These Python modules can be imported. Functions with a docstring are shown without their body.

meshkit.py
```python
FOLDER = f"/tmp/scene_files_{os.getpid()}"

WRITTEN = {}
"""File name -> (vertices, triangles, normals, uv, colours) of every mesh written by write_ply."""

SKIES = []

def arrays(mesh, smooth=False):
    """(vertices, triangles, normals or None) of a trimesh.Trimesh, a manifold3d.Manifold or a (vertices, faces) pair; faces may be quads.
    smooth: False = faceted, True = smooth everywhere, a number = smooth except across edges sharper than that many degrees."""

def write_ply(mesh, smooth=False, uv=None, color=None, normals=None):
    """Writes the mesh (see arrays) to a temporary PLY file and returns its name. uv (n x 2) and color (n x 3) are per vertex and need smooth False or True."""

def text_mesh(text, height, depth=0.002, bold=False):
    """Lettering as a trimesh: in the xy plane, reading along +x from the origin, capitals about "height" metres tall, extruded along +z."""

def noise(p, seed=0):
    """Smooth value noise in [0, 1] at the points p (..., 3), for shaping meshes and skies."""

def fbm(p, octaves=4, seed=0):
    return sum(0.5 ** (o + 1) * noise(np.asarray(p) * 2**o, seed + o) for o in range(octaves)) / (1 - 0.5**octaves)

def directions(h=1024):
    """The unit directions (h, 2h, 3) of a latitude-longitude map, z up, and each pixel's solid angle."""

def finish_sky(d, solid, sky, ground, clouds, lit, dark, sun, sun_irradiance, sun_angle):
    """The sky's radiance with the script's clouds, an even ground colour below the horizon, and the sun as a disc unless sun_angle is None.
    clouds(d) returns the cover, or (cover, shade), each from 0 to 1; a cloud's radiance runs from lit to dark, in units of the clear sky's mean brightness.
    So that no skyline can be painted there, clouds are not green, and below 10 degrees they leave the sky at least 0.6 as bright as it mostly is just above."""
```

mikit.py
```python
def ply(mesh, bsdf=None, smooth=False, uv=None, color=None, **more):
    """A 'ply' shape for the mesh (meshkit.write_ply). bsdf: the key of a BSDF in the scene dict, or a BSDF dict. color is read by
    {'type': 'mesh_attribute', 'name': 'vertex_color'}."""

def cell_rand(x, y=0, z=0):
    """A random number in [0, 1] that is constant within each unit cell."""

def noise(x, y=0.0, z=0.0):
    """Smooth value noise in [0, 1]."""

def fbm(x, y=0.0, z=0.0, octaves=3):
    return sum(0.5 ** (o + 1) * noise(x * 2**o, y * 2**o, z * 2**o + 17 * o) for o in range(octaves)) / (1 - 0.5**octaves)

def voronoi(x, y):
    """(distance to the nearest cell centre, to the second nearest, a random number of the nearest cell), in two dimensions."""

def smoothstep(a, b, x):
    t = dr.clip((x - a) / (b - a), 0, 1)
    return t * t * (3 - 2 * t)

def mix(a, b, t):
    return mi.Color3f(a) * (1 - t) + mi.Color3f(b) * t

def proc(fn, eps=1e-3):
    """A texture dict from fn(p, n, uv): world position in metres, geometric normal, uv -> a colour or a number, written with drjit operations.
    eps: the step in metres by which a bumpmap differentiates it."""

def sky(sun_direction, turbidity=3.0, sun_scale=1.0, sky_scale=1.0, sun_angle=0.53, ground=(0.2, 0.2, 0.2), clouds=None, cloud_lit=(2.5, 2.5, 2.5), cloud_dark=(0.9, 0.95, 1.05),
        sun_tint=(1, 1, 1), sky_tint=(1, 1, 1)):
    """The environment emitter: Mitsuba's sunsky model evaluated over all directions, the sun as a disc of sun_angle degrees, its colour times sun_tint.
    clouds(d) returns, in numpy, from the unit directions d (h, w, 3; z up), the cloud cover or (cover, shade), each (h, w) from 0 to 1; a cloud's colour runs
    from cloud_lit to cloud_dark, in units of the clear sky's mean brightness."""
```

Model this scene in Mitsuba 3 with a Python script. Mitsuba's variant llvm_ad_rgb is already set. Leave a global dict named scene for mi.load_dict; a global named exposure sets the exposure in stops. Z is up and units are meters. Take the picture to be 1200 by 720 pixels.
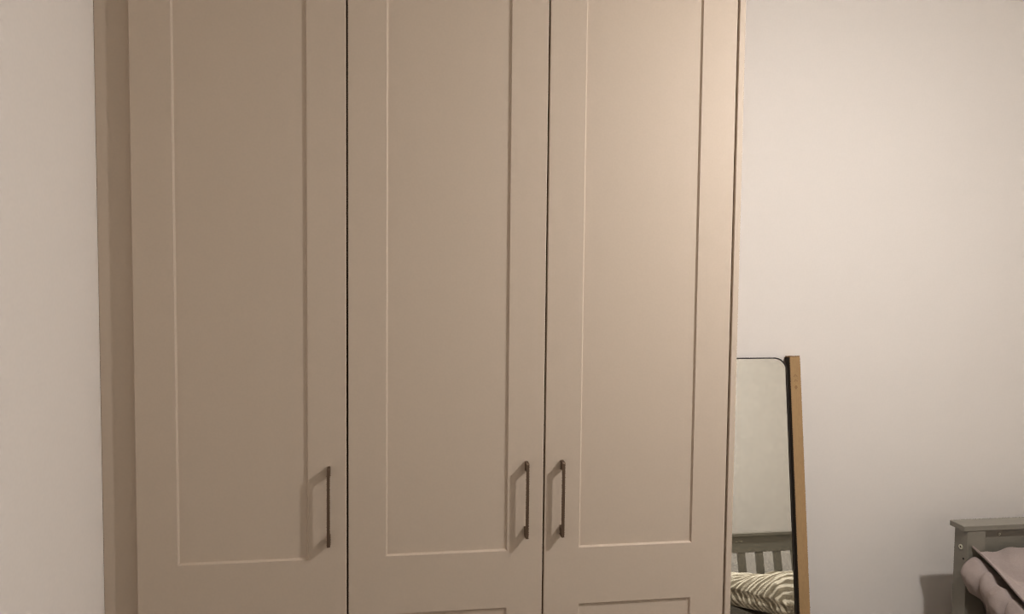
import math, random
import numpy as np, trimesh, drjit as dr, mitsuba as mi, mikit, meshkit
from mikit import proc, noise, fbm, smoothstep, mix
T = mi.ScalarTransform4f
scene, labels = {'type': 'scene'}, {}

# ------------------------------------------------------------------ camera, light, exposure
DZ = 0.20                                    # the floor lies this far below the survey's zero
CAM = np.array([0.6199, -1.9302, 1.5 + DZ]); YAW, PITCH, ROLL, FPX = np.radians(8.578), np.radians(-3.112), np.radians(0.595), 900.0
fw = np.array([math.sin(YAW)*math.cos(PITCH), math.cos(YAW)*math.cos(PITCH), math.sin(PITCH)])
rt = np.cross(fw, [0, 0, 1]); rt /= np.linalg.norm(rt); up0 = np.cross(rt, fw)
up = -math.sin(ROLL)*rt + math.cos(ROLL)*up0
scene['camera'] = {'type': 'perspective', 'fov': math.degrees(2*math.atan(600/FPX)), 'fov_axis': 'x', 'near_clip': 0.05, 'far_clip': 50.0,
                   'to_world': T().look_at(origin=CAM.tolist(), target=(CAM+fw).tolist(), up=up.tolist())}
exposure = 0.0
LAMP = np.array([2.075, -0.845, 2.150 + DZ]); BULB_R = 0.030
LAMP_RADIANCE = [2620.0, 2490.0, 2390.0]

# ------------------------------------------------------------------ materials
def M(key, color, rough=0.6, spec=0.3, metal=0.0, bump=None, **kw):
    c = color if isinstance(color, dict) else {'type': 'rgb', 'value': list(color)}
    b = {'type': 'principled', 'base_color': c, 'roughness': rough, 'specular': spec, 'metallic': metal, **kw}
    if bump: b = {'type': 'bumpmap', 'tex': proc(bump[0], bump[2] if len(bump) > 2 else 1e-3), 'scale': bump[1], 'bsdf': b}
    scene[key] = {'type': 'twosided', 'bsdf': b}
    return key

def wall_fn(p, n, uv):
    t = fbm(p.x*1.7 + p.y*1.3, p.z*1.6, 3.1)
    f = noise(p.x*260 + p.y*190, p.z*260)
    return mix((.70, .665, .63), (.74, .705, .67), t) * (0.985 + 0.03*f)
WALL = M('wall_paint', proc(wall_fn), 0.6, 0.25)
WALLF = M('wall_paint_brightened', (.82, .79, .745), 0.6, 0.25)  # wall paint made paler, so the wall looks better lit in the mirror
def door_fn(p, n, uv):
    t = fbm(p.x*1.3, p.z*.9, p.y*1.3)
    f = noise(p.x*420, p.z*420)
    return mix((.475, .397, .322), (.503, .422, .343), t) * (0.98 + 0.04*f)
TAUPE = M('taupe_paint', proc(door_fn), 0.58, 0.27)
CEIL = M('ceiling_paint', (.74, .72, .69), 0.8, 0.1)
CARPET = M('carpet_pile', proc(lambda p, n, uv: mix((.10, .09, .085), (.16, .145, .13), fbm(p.x*90, p.y*90))), 0.95, 0.05)
GLOSS = M('white_gloss', (.80, .78, .74), 0.35, 0.4)
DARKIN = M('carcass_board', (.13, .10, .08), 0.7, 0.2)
BRONZE = M('dark_metal', (.17, .12, .085), 0.5, 0.5, 0.92)
BLACK = M('black_metal', (.02, .017, .015), 0.45, 0.4)
def grey_fn(p, n, uv):
    t = fbm(p.x*6, p.y*6, p.z*6); f = noise(p.x*300, p.y*300, p.z*300)
    return mix((.140, .131, .108), (.166, .156, .129), t) * (0.95 + 0.1*f)
GREYWOOD = M('grey_painted_wood', proc(grey_fn), 0.33, 0.85)
BOLT = M('brushed_steel', (.62, .60, .50), 0.35, 0.5, 0.6)
HOLE = M('bolt_hole', (.03, .027, .025), 0.8, 0.1)
def card_fn(p, n, uv):
    t = fbm(p.x*40, p.z*9, p.y*40); f = noise(p.x*500, p.z*120)
    return mix((.33, .215, .108), (.38, .25, .13), t) * (0.94 + 0.12*f)
CARD = M('cardboard', proc(card_fn), 0.85, 0.12)
CARDSHADE = M('shaded_cardboard', (.045, .036, .030), 0.8, 0.15)  # shade of the carton's unlit left face, put into the colour
CARDEDGE = M('cardboard_edge', (.27, .19, .12), 0.9, 0.1)
INK = M('faded_print', (.25, .155, .075), 0.85, 0.1)
def lav_fn(p, n, uv):
    t = fbm(p.x*9, p.y*9, p.z*9); w = noise(p.x*350, p.y*350, p.z*350)
    return mix((.27, .228, .212), (.315, .262, .245), t) * (0.94 + 0.12*w)
LAV = M('lavender_cotton', proc(lav_fn), 0.9, 0.1, sheen=0.3)
MATSHADE = M('mattress_shade', (.065, .052, .046), 0.9, 0.1)  # dark so the gaps under the bedding read as deep shade
def zebra_fn(p, n, uv):
    y, s = uv.x, uv.y                        # metres along the bed, metres around the roll from the hem
    slant = dr.select(s > .105, -dr.minimum(s - .105, .10)*1.15 - .45*dr.maximum(s - .205, 0), (s - .105)*1.0)
    q = y + slant + .028*(noise(y*6, s*8, 2.) - .5) + .020*(noise(y*24, s*16, 5.) - .5)
    c = q/.062; cell = dr.floor(c); fr = c - cell
    wob = noise(cell*7.3, s*22 + cell*3.1, 4.)                     # each streak swells and tapers along its length
    st = dr.abs(fr - .5) - (.10 + .26*wob)
    k = smoothstep(-.05, .05, st)
    c2 = (q + .02*noise(y*9, s*11, 1.))/.036 + 1.7; f2 = dr.abs(c2 - dr.floor(c2) - .5)
    k2 = smoothstep(-.05, .05, f2 - .30*smoothstep(.45, .75, noise(y*13, s*13, 7.)))
    dark = mix((.19, .165, .12), (.29, .255, .19), noise(y*22, s*22, 3.))
    return mix(dark, (.70, .655, .55), k*(.25 + .75*k2))
ZEBRA = M('zebra_print_cotton', proc(zebra_fn), 0.9, 0.1)
scene['mirror_silver'] = {'type': 'conductor', 'material': 'none', 'specular_reflectance': {'type': 'rgb', 'value': [.97, .98, .92]}}
PLASTIC = M('white_plastic', (.8, .79, .76), 0.4, 0.4)

# ------------------------------------------------------------------ helpers
def put(key, mesh, bsdf, smooth=False, uv=None):
    scene[key] = mikit.ply(mesh, bsdf, smooth=smooth, uv=uv)
    return key
def tag(key, label=None, cat=None, group=None, kind=None):
    d = {}
    if label: d['label'] = label
    if cat: d['category'] = cat
    if group: d['group'] = group
    if kind: d['kind'] = kind
    labels[key] = d
def box(x0, x1, y0, y1, z0, z1, c=0.0):
    if c <= 0:
        m = trimesh.creation.box((x1-x0, y1-y0, z1-z0)); m.apply_translation(((x0+x1)/2, (y0+y1)/2, (z0+z1)/2)); return m
    P = []
    for x, sx in ((x0, 1), (x1, -1)):
        for y, sy in ((y0, 1), (y1, -1)):
            for z, sz in ((z0, 1), (z1, -1)):
                P += [(x+sx*c, y+sy*c, z), (x+sx*c, y, z+sz*c), (x, y+sy*c, z+sz*c)]
    return trimesh.convex.convex_hull(np.array(P))
def join(ms): return trimesh.util.concatenate(ms)
def quads(vs, qs):
    f = []
    for a, b, c, d in qs: f += [(a, b, c), (a, c, d)]
    return trimesh.Trimesh(np.array(vs, float), np.array(f), process=False)
def rng_noise(seed):
    r = np.random.RandomState(seed); ks = r.normal(size=(24, 3))*r.uniform(6, 30, (24, 1)); ph = r.uniform(0, 6.28, 24); am = 1/np.linalg.norm(ks, axis=1)
    def f(P): return (np.sin(P @ ks.T + ph)*am).sum(-1)/am.sum()*3
    return f

# ------------------------------------------------------------------ the room
XL, XR, YB, YF, ZC = -0.082, 4.10, 0.65, -2.28, 2.4925 + DZ
t = .10
put('floor', box(XL-t, XR+t, YF-t, YB+t, -t, 0), CARPET)
put('ceiling', box(XL-t, XR+t, YF-t, YB+t, ZC, ZC+t), CEIL)
put('wall_back', box(XL-t, XR+t, YB, YB+t, 0, ZC), WALL)
put('wall_front', box(XL-t, XR+t, YF-t, YF, 0, ZC), WALLF)
put('wall_left', box(XL-t, XL, YF, YB, 0, ZC), WALL)
put('wall_right', box(XR, XR+t, YF, YB, 0, ZC), WALL)
put('baseboard_back', box(1.523, XR, YB-.014, YB, 0, .10, .003), GLOSS)
put('baseboard_front', box(XL, XR, YF, YF+.014, 0, .10, .003), GLOSS)
put('baseboard_left', box(XL, XL+.014, YF+.015, -.05, 0, .10, .003), GLOSS)
put('baseboard_right', box(XR-.014, XR, YF+.015, YB-.015, 0, .10, .003), GLOSS)
for k, l in (('floor', 'carpeted bedroom floor'), ('ceiling', 'white ceiling'), ('wall_back', 'off-white wall behind the wardrobe, mirror and bed'),
             ('wall_front', 'off-white wall facing the wardrobe, seen in the mirror'), ('wall_left', 'off-white side wall at the left of the wardrobe'), ('wall_right', 'off-white side wall beyond the bed'),
             ('baseboard_back', 'white baseboard of the back wall'), ('baseboard_front', 'white baseboard of the front wall'), ('baseboard_left', 'white baseboard of the left wall'), ('baseboard_right', 'white baseboard of the right wall')):
    tag(k, l, kind='structure')

# ------------------------------------------------------------------ wardrobe
W = 'wardrobe'
tag(W, 'tall built-in three-door taupe shaker wardrobe against the left wall', 'wardrobe')
DB, DT, TH = .10, 2.50, .022                 # door bottom, top, thickness
GAP, STILE, BEV, REC = .0022, .093, .0042, .006
Z1, Z2, Z3, Z4 = DB+.12, .6108+DZ, .7608+DZ, DT-.093
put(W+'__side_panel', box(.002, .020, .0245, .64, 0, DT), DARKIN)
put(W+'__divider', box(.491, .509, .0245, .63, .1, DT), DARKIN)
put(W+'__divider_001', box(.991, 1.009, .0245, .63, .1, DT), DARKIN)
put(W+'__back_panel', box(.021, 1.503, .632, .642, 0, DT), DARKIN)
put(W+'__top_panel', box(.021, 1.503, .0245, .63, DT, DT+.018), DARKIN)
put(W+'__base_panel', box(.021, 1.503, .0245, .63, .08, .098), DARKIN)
put(W+'__plinth', box(-.08, 1.503, .05, .068, 0, .079, .001), TAUPE)
put(W+'__filler_panel', box(XL+.0005, .0015, .0245, .042, 0, ZC-.001, .001), TAUPE)
put(W+'__cornice_panel', box(.002, 1.5035, 0, .022, DT+.004, ZC-.001, .001), TAUPE)
put(W+'__end_panel', box(1.5042, 1.5205, 0, .644, 0, ZC-.001, .0012), TAUPE)
labels[W+'__filler_panel'] = {'label': 'narrow recessed taupe filler strip between the left wall and the first door'}
labels[W+'__end_panel'] = {'label': 'thin taupe end panel at the right side of the wardrobe'}

def door_frame(x0, x1, z0, z1):
    holes = [(x0+STILE, x1-STILE, Z1, Z2), (x0+STILE, x1-STILE, Z3, Z4)]
    c = .0015
    xs = [x0+c, x0+STILE, x1-STILE, x1-c]; zs = [z0+c, Z1, Z2, Z3, Z4, z1-c]
    parts = []
    v, q = [], []
    def add(a, b, cc, d):
        i = len(v); v.extend([a, b, cc, d]); q.append((i, i+1, i+2, i+3))
    for i in range(3):
        for j in range(5):
            if i == 1 and j in (1, 3): continue
            add((xs[i], 0, zs[j]), (xs[i+1], 0, zs[j]), (xs[i+1], 0, zs[j+1]), (xs[i], 0, zs[j+1]))
    def ring(a, ya, b, yb):                  # a, b: (x0, x1, z0, z1)
        A = [(a[0], ya, a[2]), (a[1], ya, a[2]), (a[1], ya, a[3]), (a[0], ya, a[3])]
        B = [(b[0], yb, b[2]), (b[1], yb, b[2]), (b[1], yb, b[3]), (b[0], yb, b[3])]
        for k in range(4):
            l = (k+1) % 4; add(A[k], A[l], B[l], B[k])
    o = (x0, x1, z0, z1)
    ring(o, c, (x0+c, x1-c, z0+c, z1-c), 0)
    ring(o, TH, o, c)
    for h in holes:
        ins = (h[0]+BEV, h[1]-BEV, h[2]+BEV, h[3]-BEV)
        ring(h, 0, ins, REC)
        ring(ins, REC, ins, TH)
    for i in range(3):
        xb = [x0, x0+STILE+BEV, x1-STILE-BEV, x1]; zb = [z0, Z1+BEV, Z2-BEV, Z3+BEV, Z4-BEV, z1]
        for j in range(5):
            if i == 1 and j in (1, 3): continue
            add((xb[i], TH, zb[j]), (xb[i], TH, zb[j+1]), (xb[i+1], TH, zb[j+1]), (xb[i+1], TH, zb[j]))
    return quads(v, q)

def handle(x):
    from shapely.geometry import Polygon
    s, zt, zb, th, leg, w = .0285, .9958+DZ, .7998+DZ, .0062, .0215, .0072
    out = [(0, zb), (0, zt), (-s+.0018, zt), (-s, zt-.0030), (-s, zb+.0012), (-s+.0012, zb)]
    inn = [(0.0, zb+leg+.003), (-s+th+.002, zb+leg-.001), (-s+th, zb+leg+.002), (-s+th, zt-leg-.002), (-s+th+.002, zt-leg+.001), (0.0, zt-leg-.003)]
    poly = Polygon([out[0]] + inn[:] + out[1:])
    m = trimesh.creation.extrude_polygon(poly, w)          # (y, z) profile swept along x
    v = m.vertices.copy(); m.vertices = np.c_[v[:, 2]+x-w/2, v[:, 0], v[:, 1]]
    m.fix_normals()
    return m

HX = (.4555, .9525, 1.0460)
for i in range(3):
    d = W + '__door' + ('' if i == 0 else '_%03d' % i)
    x0, x1 = .5*i+GAP, .5*(i+1)-GAP
    if i == 2: x1 = 1.4982
    put(d, door_frame(x0, x1, DB, DT), TAUPE)
    a, b = x0+STILE+BEV, x1-STILE-BEV
    put(d+'__centre_panel', box(a-.004, b+.004, REC, REC+.009, Z3+BEV-.004, Z4-BEV+.004), TAUPE)
    put(d+'__centre_panel_001', box(a-.004, b+.004, REC, REC+.009, Z1+BEV-.004, Z2-BEV+.004), TAUPE)
    h = put(d+'__handle', handle(HX[i]), BRONZE)
    labels[h] = {'label': 'slim dark bronze bow handle'}

# ------------------------------------------------------------------ leaning things: frame (x, along, out)
LEAN = math.radians(7.8)
UP = np.array([0, math.sin(LEAN), math.cos(LEAN)]); OUT = np.array([0, -math.cos(LEAN), math.sin(LEAN)])
TOPPT = np.array([0, .625, 1.1788+DZ])       # the top edge of the mirror's glass face
def lean(m):
    v = m.vertices
    m = m.copy(); m.vertices = np.c_[v[:, 0], np.zeros(len(v)), np.zeros(len(v))] + TOPPT + v[:, 1:2]*OUT + v[:, 2:3]*UP
    m.fix_normals(); return m
LEN = (TOPPT[2] - .004)/math.cos(LEAN) - .004
from shapely.geometry import box as sbox
def rounded(x0, x1, z0, z1, r): return sbox(x0+r, z0+r, x1-r, z1-r).buffer(r, quad_segs=16)
def slab(poly, w0, w1):
    m = trimesh.creation.extrude_polygon(poly, w1-w0); v = m.vertices.copy()
    m.vertices = np.c_[v[:, 0], v[:, 2]+w0, v[:, 1]]
    return lean(m)
MX0, MX1 = 1.532, 2.0020
outer = rounded(MX0, MX1, -LEN, .0022, .050); inner = outer.buffer(-.0045, quad_segs=16)
tag('standing_mirror', 'tall mirror with thin black frame and rounded corners leaning on the wall beside the wardrobe', 'mirror')
put('standing_mirror__frame', slab(outer.difference(inner), -.012, .0025), BLACK)
put('standing_mirror__glass', slab(inner.buffer(.0005), -.004, 0), 'mirror_silver')
put('standing_mirror__backing', slab(inner.buffer(.0005), -.012, -.0045), BLACK)
labels['standing_mirror__frame'] = {'label': 'thin black rounded frame'}

tag('cardboard_box', 'long narrow brown cardboard box standing upright against the wall beside the mirror', 'cardboard box')
BX0, BX1, BW0, BW1, BT = 2.0028, 2.0427, -.020, .018, .008
def carton(x0, x1, w0, w1, v0, v1, c): 
    return lean(box(x0, x1, w0, w1, v0, v1, c))
put('cardboard_box__carton', carton(BX0, BX1, BW0, BW1, -LEN-.004, BT-.004, .0022), CARD)
put('cardboard_box__top_flap', carton(BX0+.001, BX1-.001, BW0+.001, BW1-.001, BT-.0038, BT, .001), CARDEDGE)
put('cardboard_box__shaded_side', carton(BX0-.0006, BX0+.0002, BW0+.001, BW1-.0015, -LEN-.002, BT-.005, 0), CARDSHADE)
labels['cardboard_box__shaded_side'] = {'label': 'left side with its shade put into a dark colour'}
labels['cardboard_box__top_flap'] = {'label': 'folded flap closing the top end'}
def card_pt(pxm): return pxm
bc = (BX0+BX1)/2 - .001
def mark(x, v, poly):
    m = trimesh.creation.extrude_polygon(poly, .0004); q = m.vertices.copy()
    m.vertices = np.c_[q[:, 0]+x, q[:, 2]+BW1+.0001, q[:, 1]+v]; return lean(m)
from shapely.geometry import Polygon, Point
put('cardboard_box__printed_diamond', mark(bc, -.104, Polygon([(-.0065, 0), (0, -.0085), (.0065, 0), (0, .0085)])), INK)
arch = Point(0, 0).buffer(.0065).difference(Point(0, 0).buffer(.0042)).intersection(sbox(-.01, -.001, .01, .01))
put('cardboard_box__printed_arch', mark(bc, -.066, arch), INK)
put('cardboard_box__printed_arch_001', mark(bc, -.083, arch), INK)
labels['cardboard_box__printed_diamond'] = {'label': 'small dark printed diamond'}

# ------------------------------------------------------------------ bed
B = 'single_bed'
tag(B, 'grey painted wooden single bed with slatted ends, standing right of the mirror', 'bed')
BL, BRt = 2.494, 3.494                       # the cap's left and right ends
HZ = .6455 + DZ                              # top of the headboard
YB0, YB1 = .333, .402                        # cap front, back
CT = .0185
c = .0018
n = {}
def part(name, m, mat=None, smooth=False, label=None):
    k = B + '__' + name
    n[name] = n.get(name, -1) + 1
    if n[name]: k += '_%03d' % n[name]
    put(k, m, mat or GREYWOOD, smooth)
    if label: labels[k] = {'label': label}
    return k
def bolt(x, y, z, axis, r=.0075, depth=.004, mat=None):
    m = trimesh.creation.annulus(r*.45, r, depth, sections=24)
    cc = trimesh.creation.cylinder(r*.46, depth*.5, sections=16); m2 = cc
    R = trimesh.geometry.align_vectors([0, 0, 1], axis)
    for q in (m, m2): q.apply_transform(R); q.apply_translation((x, y, z))
    return m, m2
def bed_end(y0, y1, ztop, face, slat_x, head):
    # y0 < y1: the cap's extent; face = -1 when the mattress lies at smaller y
    k = part('top_cap', box(BL, BRt, y0, y1, ztop-CT, ztop, c))
    pf, pb = (y0+.003, y1-.006)
    for xa in (BL+.0155, BRt-.0155-.069):
        part('post', box(xa, xa+.069, pf, pb, 0, ztop-CT, c))
    ra, rb = (pf+.024, pb-.014)
    part('rail', box(BL+.084, BRt-.084, ra, rb, ztop-(.20 if head else .117), ztop-CT, c))
    part('rail', box(BL+.084, BRt-.084, ra, rb, .10, .19, c))
    for x in slat_x:
        part('slat', box(x, x+.0505, (ra+rb)/2-.007, (ra+rb)/2+.007, .19, ztop-(.20 if head else .117), .001))
    return ra, rb
slats = [2.7475 + .1200*k for k in range(-1, 6)]
ra, rb = bed_end(YB0, YB1, HZ, -1, [2.583 + .12*k for k in range(7)], True)
FZ = .3935 + DZ
fa, fb = bed_end(-1.668, -1.600, FZ, 1, slats, False)
# bolts: the post's outer face, the head rail, the foot rail
def add_bolt(x, y, z, ax, r=.0075, lab=None):
    m, m2 = bolt(x, y, z, ax, r)
    k = part('bolt', m, BOLT, label=lab); put(k+'__socket', m2, HOLE)
add_bolt(BL+.0150, .363, .5655+DZ, (-1, 0, 0), .0085, 'pale round bolt head on the outer side of the post')
part('plug', bolt(BL+.0150, .3495, .5295+DZ, (-1, 0, 0), .0080)[1], HOLE, label='dark bolt hole low on the outer side of the post')
add_bolt(2.648, ra-.001, .6045+DZ, (0, -1, 0), .0045)
for x, z in ((2.745, .345), (2.778, .346), (2.918, .366)):
    add_bolt(x, fb+.001, z+DZ, (0, 1, 0), .0055)
SRZ = .035 + DZ
for xa in (BL+.020, BRt-.020-.025):
    part('side_rail', box(xa, xa+.025, fb-.01, ra+.01, SRZ-.12, SRZ, c))
for k in range(12):
    y = -1.50 + k*.155
    part('bed_slat', box(BL+.045, BRt-.045, y, y+.07, SRZ-.075, SRZ-.057, .001))
MZ0, MZ1 = SRZ-.057, .090+DZ
mm = box(BL+.047, BRt-.047, -1.575, .331, MZ0+.0005, MZ1, .02)
put('mattress', mm, MATSHADE); tag('mattress', 'mattress coloured dark for the shade under the bedding, lying in the grey bed', 'mattress')

# ---- soft things: closed sweeps
def outward(v, f):
    vol = np.einsum('ij,ij->i', v[f[:, 0]], np.cross(v[f[:, 1]], v[f[:, 2]])).sum()
    return trimesh.Trimesh(v, f if vol > 0 else f[:, ::-1], process=False)
def closed_grid(P, caps=True):
    # P: (n stations, m points of a closed loop, 3)
    nn, mmm, _ = P.shape; f = []
    idx = np.arange(nn*mmm).reshape(nn, mmm)
    a, b = idx[:-1], idx[1:]
    aj, bj = np.roll(a, -1, 1), np.roll(b, -1, 1)
    f = np.vstack([np.stack([a, b, bj], -1).reshape(-1, 3), np.stack([a, bj, aj], -1).reshape(-1, 3)])
    v = P.reshape(-1, 3)
    if caps:
        for st in (0, nn-1):
            tri = np.asarray(mapbox_earcut.triangulate_float64(np.ascontiguousarray(P[st][:, [0, 2]]), np.array([mmm], np.uint32))).reshape(-1, 3)
            forward = any((b - a) % mmm == 1 for q in tri.tolist() for a, b in ((q[0], q[1]), (q[1], q[2]), (q[2], q[0])))
            if forward != (st == 0): tri = tri[:, ::-1]
            f = np.vstack([f, idx[st][tri]])
    return outward(v, f)
import mapbox_earcut
from scipy.ndimage import gaussian_filter1d
def loop(pts, num, sig=1.2):
    pts = np.array(pts + [pts[0]], float); l = np.r_[0, np.cumsum(np.linalg.norm(np.diff(pts, axis=0), axis=1))]
    q = np.linspace(0, l[-1], num*4, endpoint=False)
    P = np.c_[np.interp(q, l, pts[:, 0]), np.interp(q, l, pts[:, 1])]
    return gaussian_filter1d(P, sig*4, axis=0, mode='wrap')[::4]
# the upper pillow: lens with a flat open hem at its left edge
nz1, nz2, nz3 = rng_noise(3), rng_noise(8), rng_noise(21)
PX0, PX1, PY0, PY1 = 2.517, 3.20, .329, -.20
def edge_z(y): return np.interp(y, [-.3, -.1, .11, .33], [.352, .425, .504, .583])
U, V = 110, 90
u = np.linspace(0, 1, U)**1.6; v = np.linspace(0, 1, V)
uu, vv = np.meshgrid(u, v, indexing='ij')
Xp = PX0 + (PX1-PX0)*uu + .010*np.sin(vv*7.5+.8)*(1-uu)**8; Yp = PY0 + (PY1-PY0)*vv
puff = (np.clip(np.sin(np.pi*np.clip(uu, 0, 1)), 0, 1)**.6)*(np.clip(np.sin(np.pi*np.clip(vv*.97+.03, 0, 1)), 0, 1)**.55)
base = edge_z(Yp)
P3 = np.stack([Xp, Yp, np.zeros_like(Xp)], -1)
wr = nz1(P3*1.2)*.012 + nz2(P3*2.6)*.006 + nz3(P3*5)*.0016
dist = Xp - PX0
hem = .0035*np.exp(-((dist-.030)/.0035)**2)
crease = .020*np.exp(-((dist - (.03 + .25*vv))/.022)**2)*np.exp(-((vv-.15)/.3)**2)
nar = nz3(np.stack([Xp*.8+Yp*.5, Yp*1.3, 0*Xp], -1)*1.8)
top = base - .020*(1-np.exp(-(dist/.05)**2))*np.exp(-((vv)/.16)**2) + .036*puff*(1-np.exp(-(dist/.10)**2)) + (wr + .013*nar)*np.clip(dist/.05, .15, 1) - hem - crease*np.clip(dist/.04, 0, 1)
thick = .006 + .075*np.clip((dist-.05)/.2, 0, 1)*np.clip(np.sin(np.pi*(vv*.9+.05)), 0, 1)
bot = top - thick
topP = np.stack([Xp, Yp, top+DZ], -1); botP = np.stack([Xp, Yp, bot+DZ], -1)
def lens(A, Bm):
    n1, n2, _ = A.shape; i0 = np.arange(n1*n2).reshape(n1, n2); i1 = i0 + n1*n2
    v = np.vstack([A.reshape(-1, 3), Bm.reshape(-1, 3)]); f = []
    def q(a, b, c, d): f.append(np.stack([a, b, c], -1).reshape(-1, 3)); f.append(np.stack([a, c, d], -1).reshape(-1, 3))
    q(i0[:-1, :-1], i0[1:, :-1], i0[1:, 1:], i0[:-1, 1:]); q(i1[:-1, :-1], i1[:-1, 1:], i1[1:, 1:], i1[1:, :-1])
    for e0, e1 in ((i0[:, 0], i1[:, 0]), (i0[-1], i1[-1]), (i0[::-1, -1], i1[::-1, -1]), (i0[0, ::-1], i1[0, ::-1])):
        q(e0[:-1], e1[:-1], e1[1:], e0[1:])
    return outward(v, np.vstack(f))
put('pillow', lens(topP, botP), LAV, smooth=40)
tag('pillow', 'lavender-grey pillow with a flat hemmed edge propped against the headboard', 'pillow')

# the bunched duvet under it
MT = MZ1 - DZ + .0015                        # mattress top
S, Lp = 170, 420
ys = np.linspace(.326, -.42, S); secs = []
fold_y = [.345, .262, .212, .150, .03, -.06, -.15, -.24, -.33, -.45]
fold_w = [.040, .022, .034, .020, .036, .026, .034, .024, .03, .03]
for y in ys:
    e = edge_z(y) - np.interp(-y, [-.326, -.29, -.265, -.25, -.225, -.195, -.18, -.1, 0, .4], [.029, .024, .020, .021, .032, .028, .020, .020, .022, .022])
    k = np.interp(y, [-.42, -.36, -.25], [.25, .75, 1.0])
    q = max(i for i in range(9) if fold_y[i] >= y); a = (fold_y[q]-y)/(fold_y[q]-fold_y[q+1])
    c0, c1 = [.5, .12, .55, .45, .5, .5, .5, .5, .5, .5][q:q+2]
    lob = max(math.sin(math.pi*min(max(a, 0), 1))**.6, 0); lob = lob + (1-lob)*(c0*(1-a) + c1*a)*(1 if 0 <= a <= 1 else 0); bx = .012 + fold_w[q]*lob
    z0 = MT; hgt = (e - z0)*k; zt = z0 + hgt
    bm = zt - .050 - .018*lob
    gapz = .006 + .016*(1-lob)                                   # the hem stands clear of the folds' valleys
    pts = [(2.62, z0), (2.600, z0+hgt*.25), (2.575, zt-.170 if hgt > .24 else z0+hgt*.45), (2.520-bx*.40, zt-.118 if hgt > .24 else z0+hgt*.6), (2.522-bx, bm), (2.522-bx*.75, zt-.030), (2.524, zt-gapz),
           (2.552, zt-.036), (2.64, zt-.095), (2.95, zt-.095), (3.28, zt-.085), (3.38, zt-.10), (3.405, z0+hgt*.4), (3.38, z0)]
    L = loop(pts, Lp, 2.0)
    secs.append(np.c_[L[:, :1], np.full(Lp, y), L[:, 1:]])
P = np.array(secs)
A = P*np.array([1, 1, .45])                                       # folds run down the side
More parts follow.
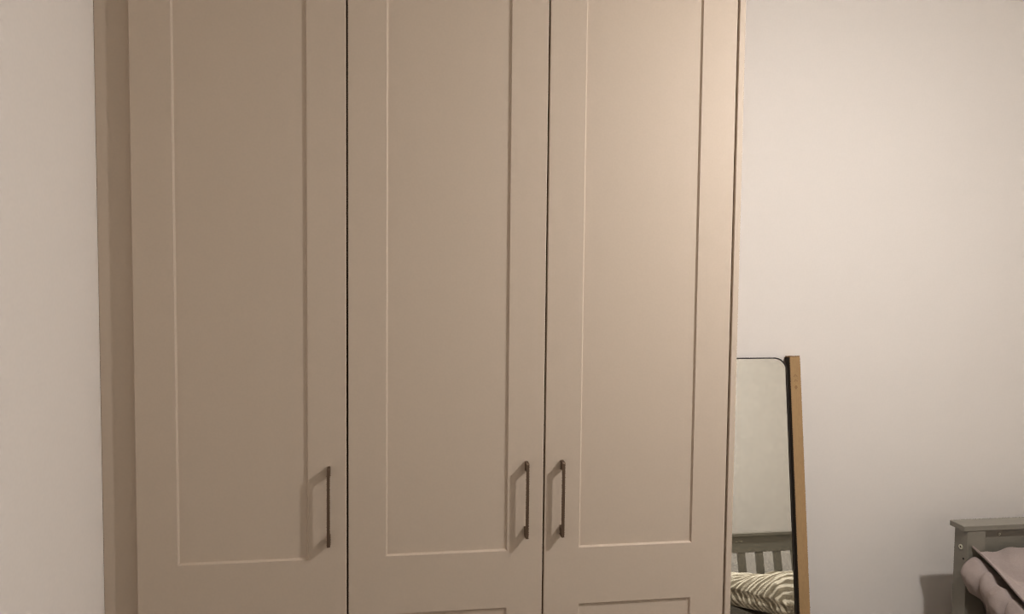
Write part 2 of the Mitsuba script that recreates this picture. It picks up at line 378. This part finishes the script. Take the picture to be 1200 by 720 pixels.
d = np.stack([nz1(A*2.2)*.009 + nz2(A*4.2)*.0055 + nz3(A*9)*.0035 + nz2(A*16)*.0012, nz2(P*1.6)*.006, nz3(P*1.8)*.0065 + nz1(P*3)*.002], -1)
wgt = np.clip((P[..., 2] - MT)/.06, 0, 1)[..., None]
P = P + d*wgt; P[..., 2] = np.maximum(P[..., 2], MT-.0008) + DZ; P[..., 1] = np.minimum(P[..., 1], .328)
put('duvet', closed_grid(P), LAV, smooth=60)
tag('duvet', 'rumpled lavender-grey duvet bunched under the pillow and bulging over the bed side', 'duvet')

# the zebra-print quilt at the foot, seen in the mirror
S, Lp = 150, 420
ys = np.linspace(-.46, -1.575, S); secs = []; uvs = []
for y in ys:
    k = np.interp(y, [-1.575, -1.55, -1.47, -.56, -.49, -.46], [.35, .75, 1, 1, .75, .4])
    zt = MT + (np.interp(y, [-1.5, -1.18, -.94, -.6, -.5], [.185, .205, .236, .272, .262]) + .008*math.sin(y*9+1) - MT)*k
    hh = zt - MT; hb = np.interp(y, [-1.5, -1.11, -.98, -.84, -.65, -.47], [.035, .047, .056, .066, .078, .082])
    pts = [(2.497, hb+.004), (2.482, hb), (2.460, hb+.030), (2.458, .5*hb+.075), (2.466, .137), (2.452, .158), (2.468, MT+.72*hh), (2.51, MT+.93*hh), (2.565, zt), (2.70, zt-.010*k), (2.95, zt-.022*k), (3.2, zt-.03*k), (3.36, zt-.05*k), (3.40, MT+.25*hh), (3.36, MT), (2.8, MT), (2.545, MT), (2.512, MT-.004), (2.502, hb+.020)]
    L = loop(pts, Lp, 2.0)
    secs.append(np.c_[L[:, :1], np.full(Lp, y), L[:, 1:]])
    l = np.r_[0, np.cumsum(np.linalg.norm(np.diff(L, axis=0), axis=1))]
    uvs.append(np.c_[np.full(Lp, y), l])
P = np.array(secs)
A = P*np.array([1, 1, .6])
d = np.stack([nz2(A*1.6)*.006 + nz1(A*2.6)*.004, 0*P[..., 0], nz3(P*1.7)*.010 + nz2(P*3.0)*.006], -1)
wgt = (np.clip((P[..., 2]-MT-.003)/.05, 0, 1) + np.clip((2.485-P[..., 0])/.02, 0, .7))[..., None]
P = P + d*np.clip(wgt, 0, 1); P[..., 2] += DZ
uv = np.vstack(uvs)
put('zebra_quilt', closed_grid(P), ZEBRA, smooth=True, uv=uv)
tag('zebra_quilt', 'cream and taupe zebra-print quilt bunched at the slatted foot end, seen in the mirror', 'quilt')

# ------------------------------------------------------------------ pendant lamp (above the frame)
PL = 'pendant_lamp'
tag(PL, 'plain pendant lamp with a bare bulb hanging from the ceiling', 'lamp')
x, y, z = LAMP
prof = [(BULB_R*math.sin(a), -BULB_R*math.cos(a)) for a in np.linspace(0, math.pi/2, 10)]
dome = trimesh.creation.revolve(np.array(prof), sections=32); dome.apply_translation((x, y, z)); 
if (dome.face_normals*(dome.triangles_center - LAMP)).sum() < 0: dome.invert()
put(PL+'__bulb_dome', dome, PLASTIC, True)
scene[PL+'__bulb_dome']['emitter'] = {'type': 'area', 'radiance': {'type': 'rgb', 'value': LAMP_RADIANCE}}
body = trimesh.creation.revolve(np.array([(0, .0), (BULB_R-.0005, .0), (BULB_R-.001, .004), (.014, .045), (.0, .045)]), sections=32); body.apply_translation((x, y, z+.0004)); body.fix_normals()
put(PL+'__bulb_body', body, PLASTIC, 30)
def cyl(r, z0, z1): 
    m = trimesh.creation.cylinder(r, z1-z0, sections=32); m.apply_translation((x, y, (z0+z1)/2)); return m
put(PL+'__lamp_holder', cyl(.018, z+.0455, z+BULB_R+.05), PLASTIC, 30)
put(PL+'__cord', cyl(.003, z+BULB_R+.05, ZC-.025), PLASTIC, 30)
put(PL+'__ceiling_rose', cyl(.045, ZC-.025, ZC), PLASTIC, 30)
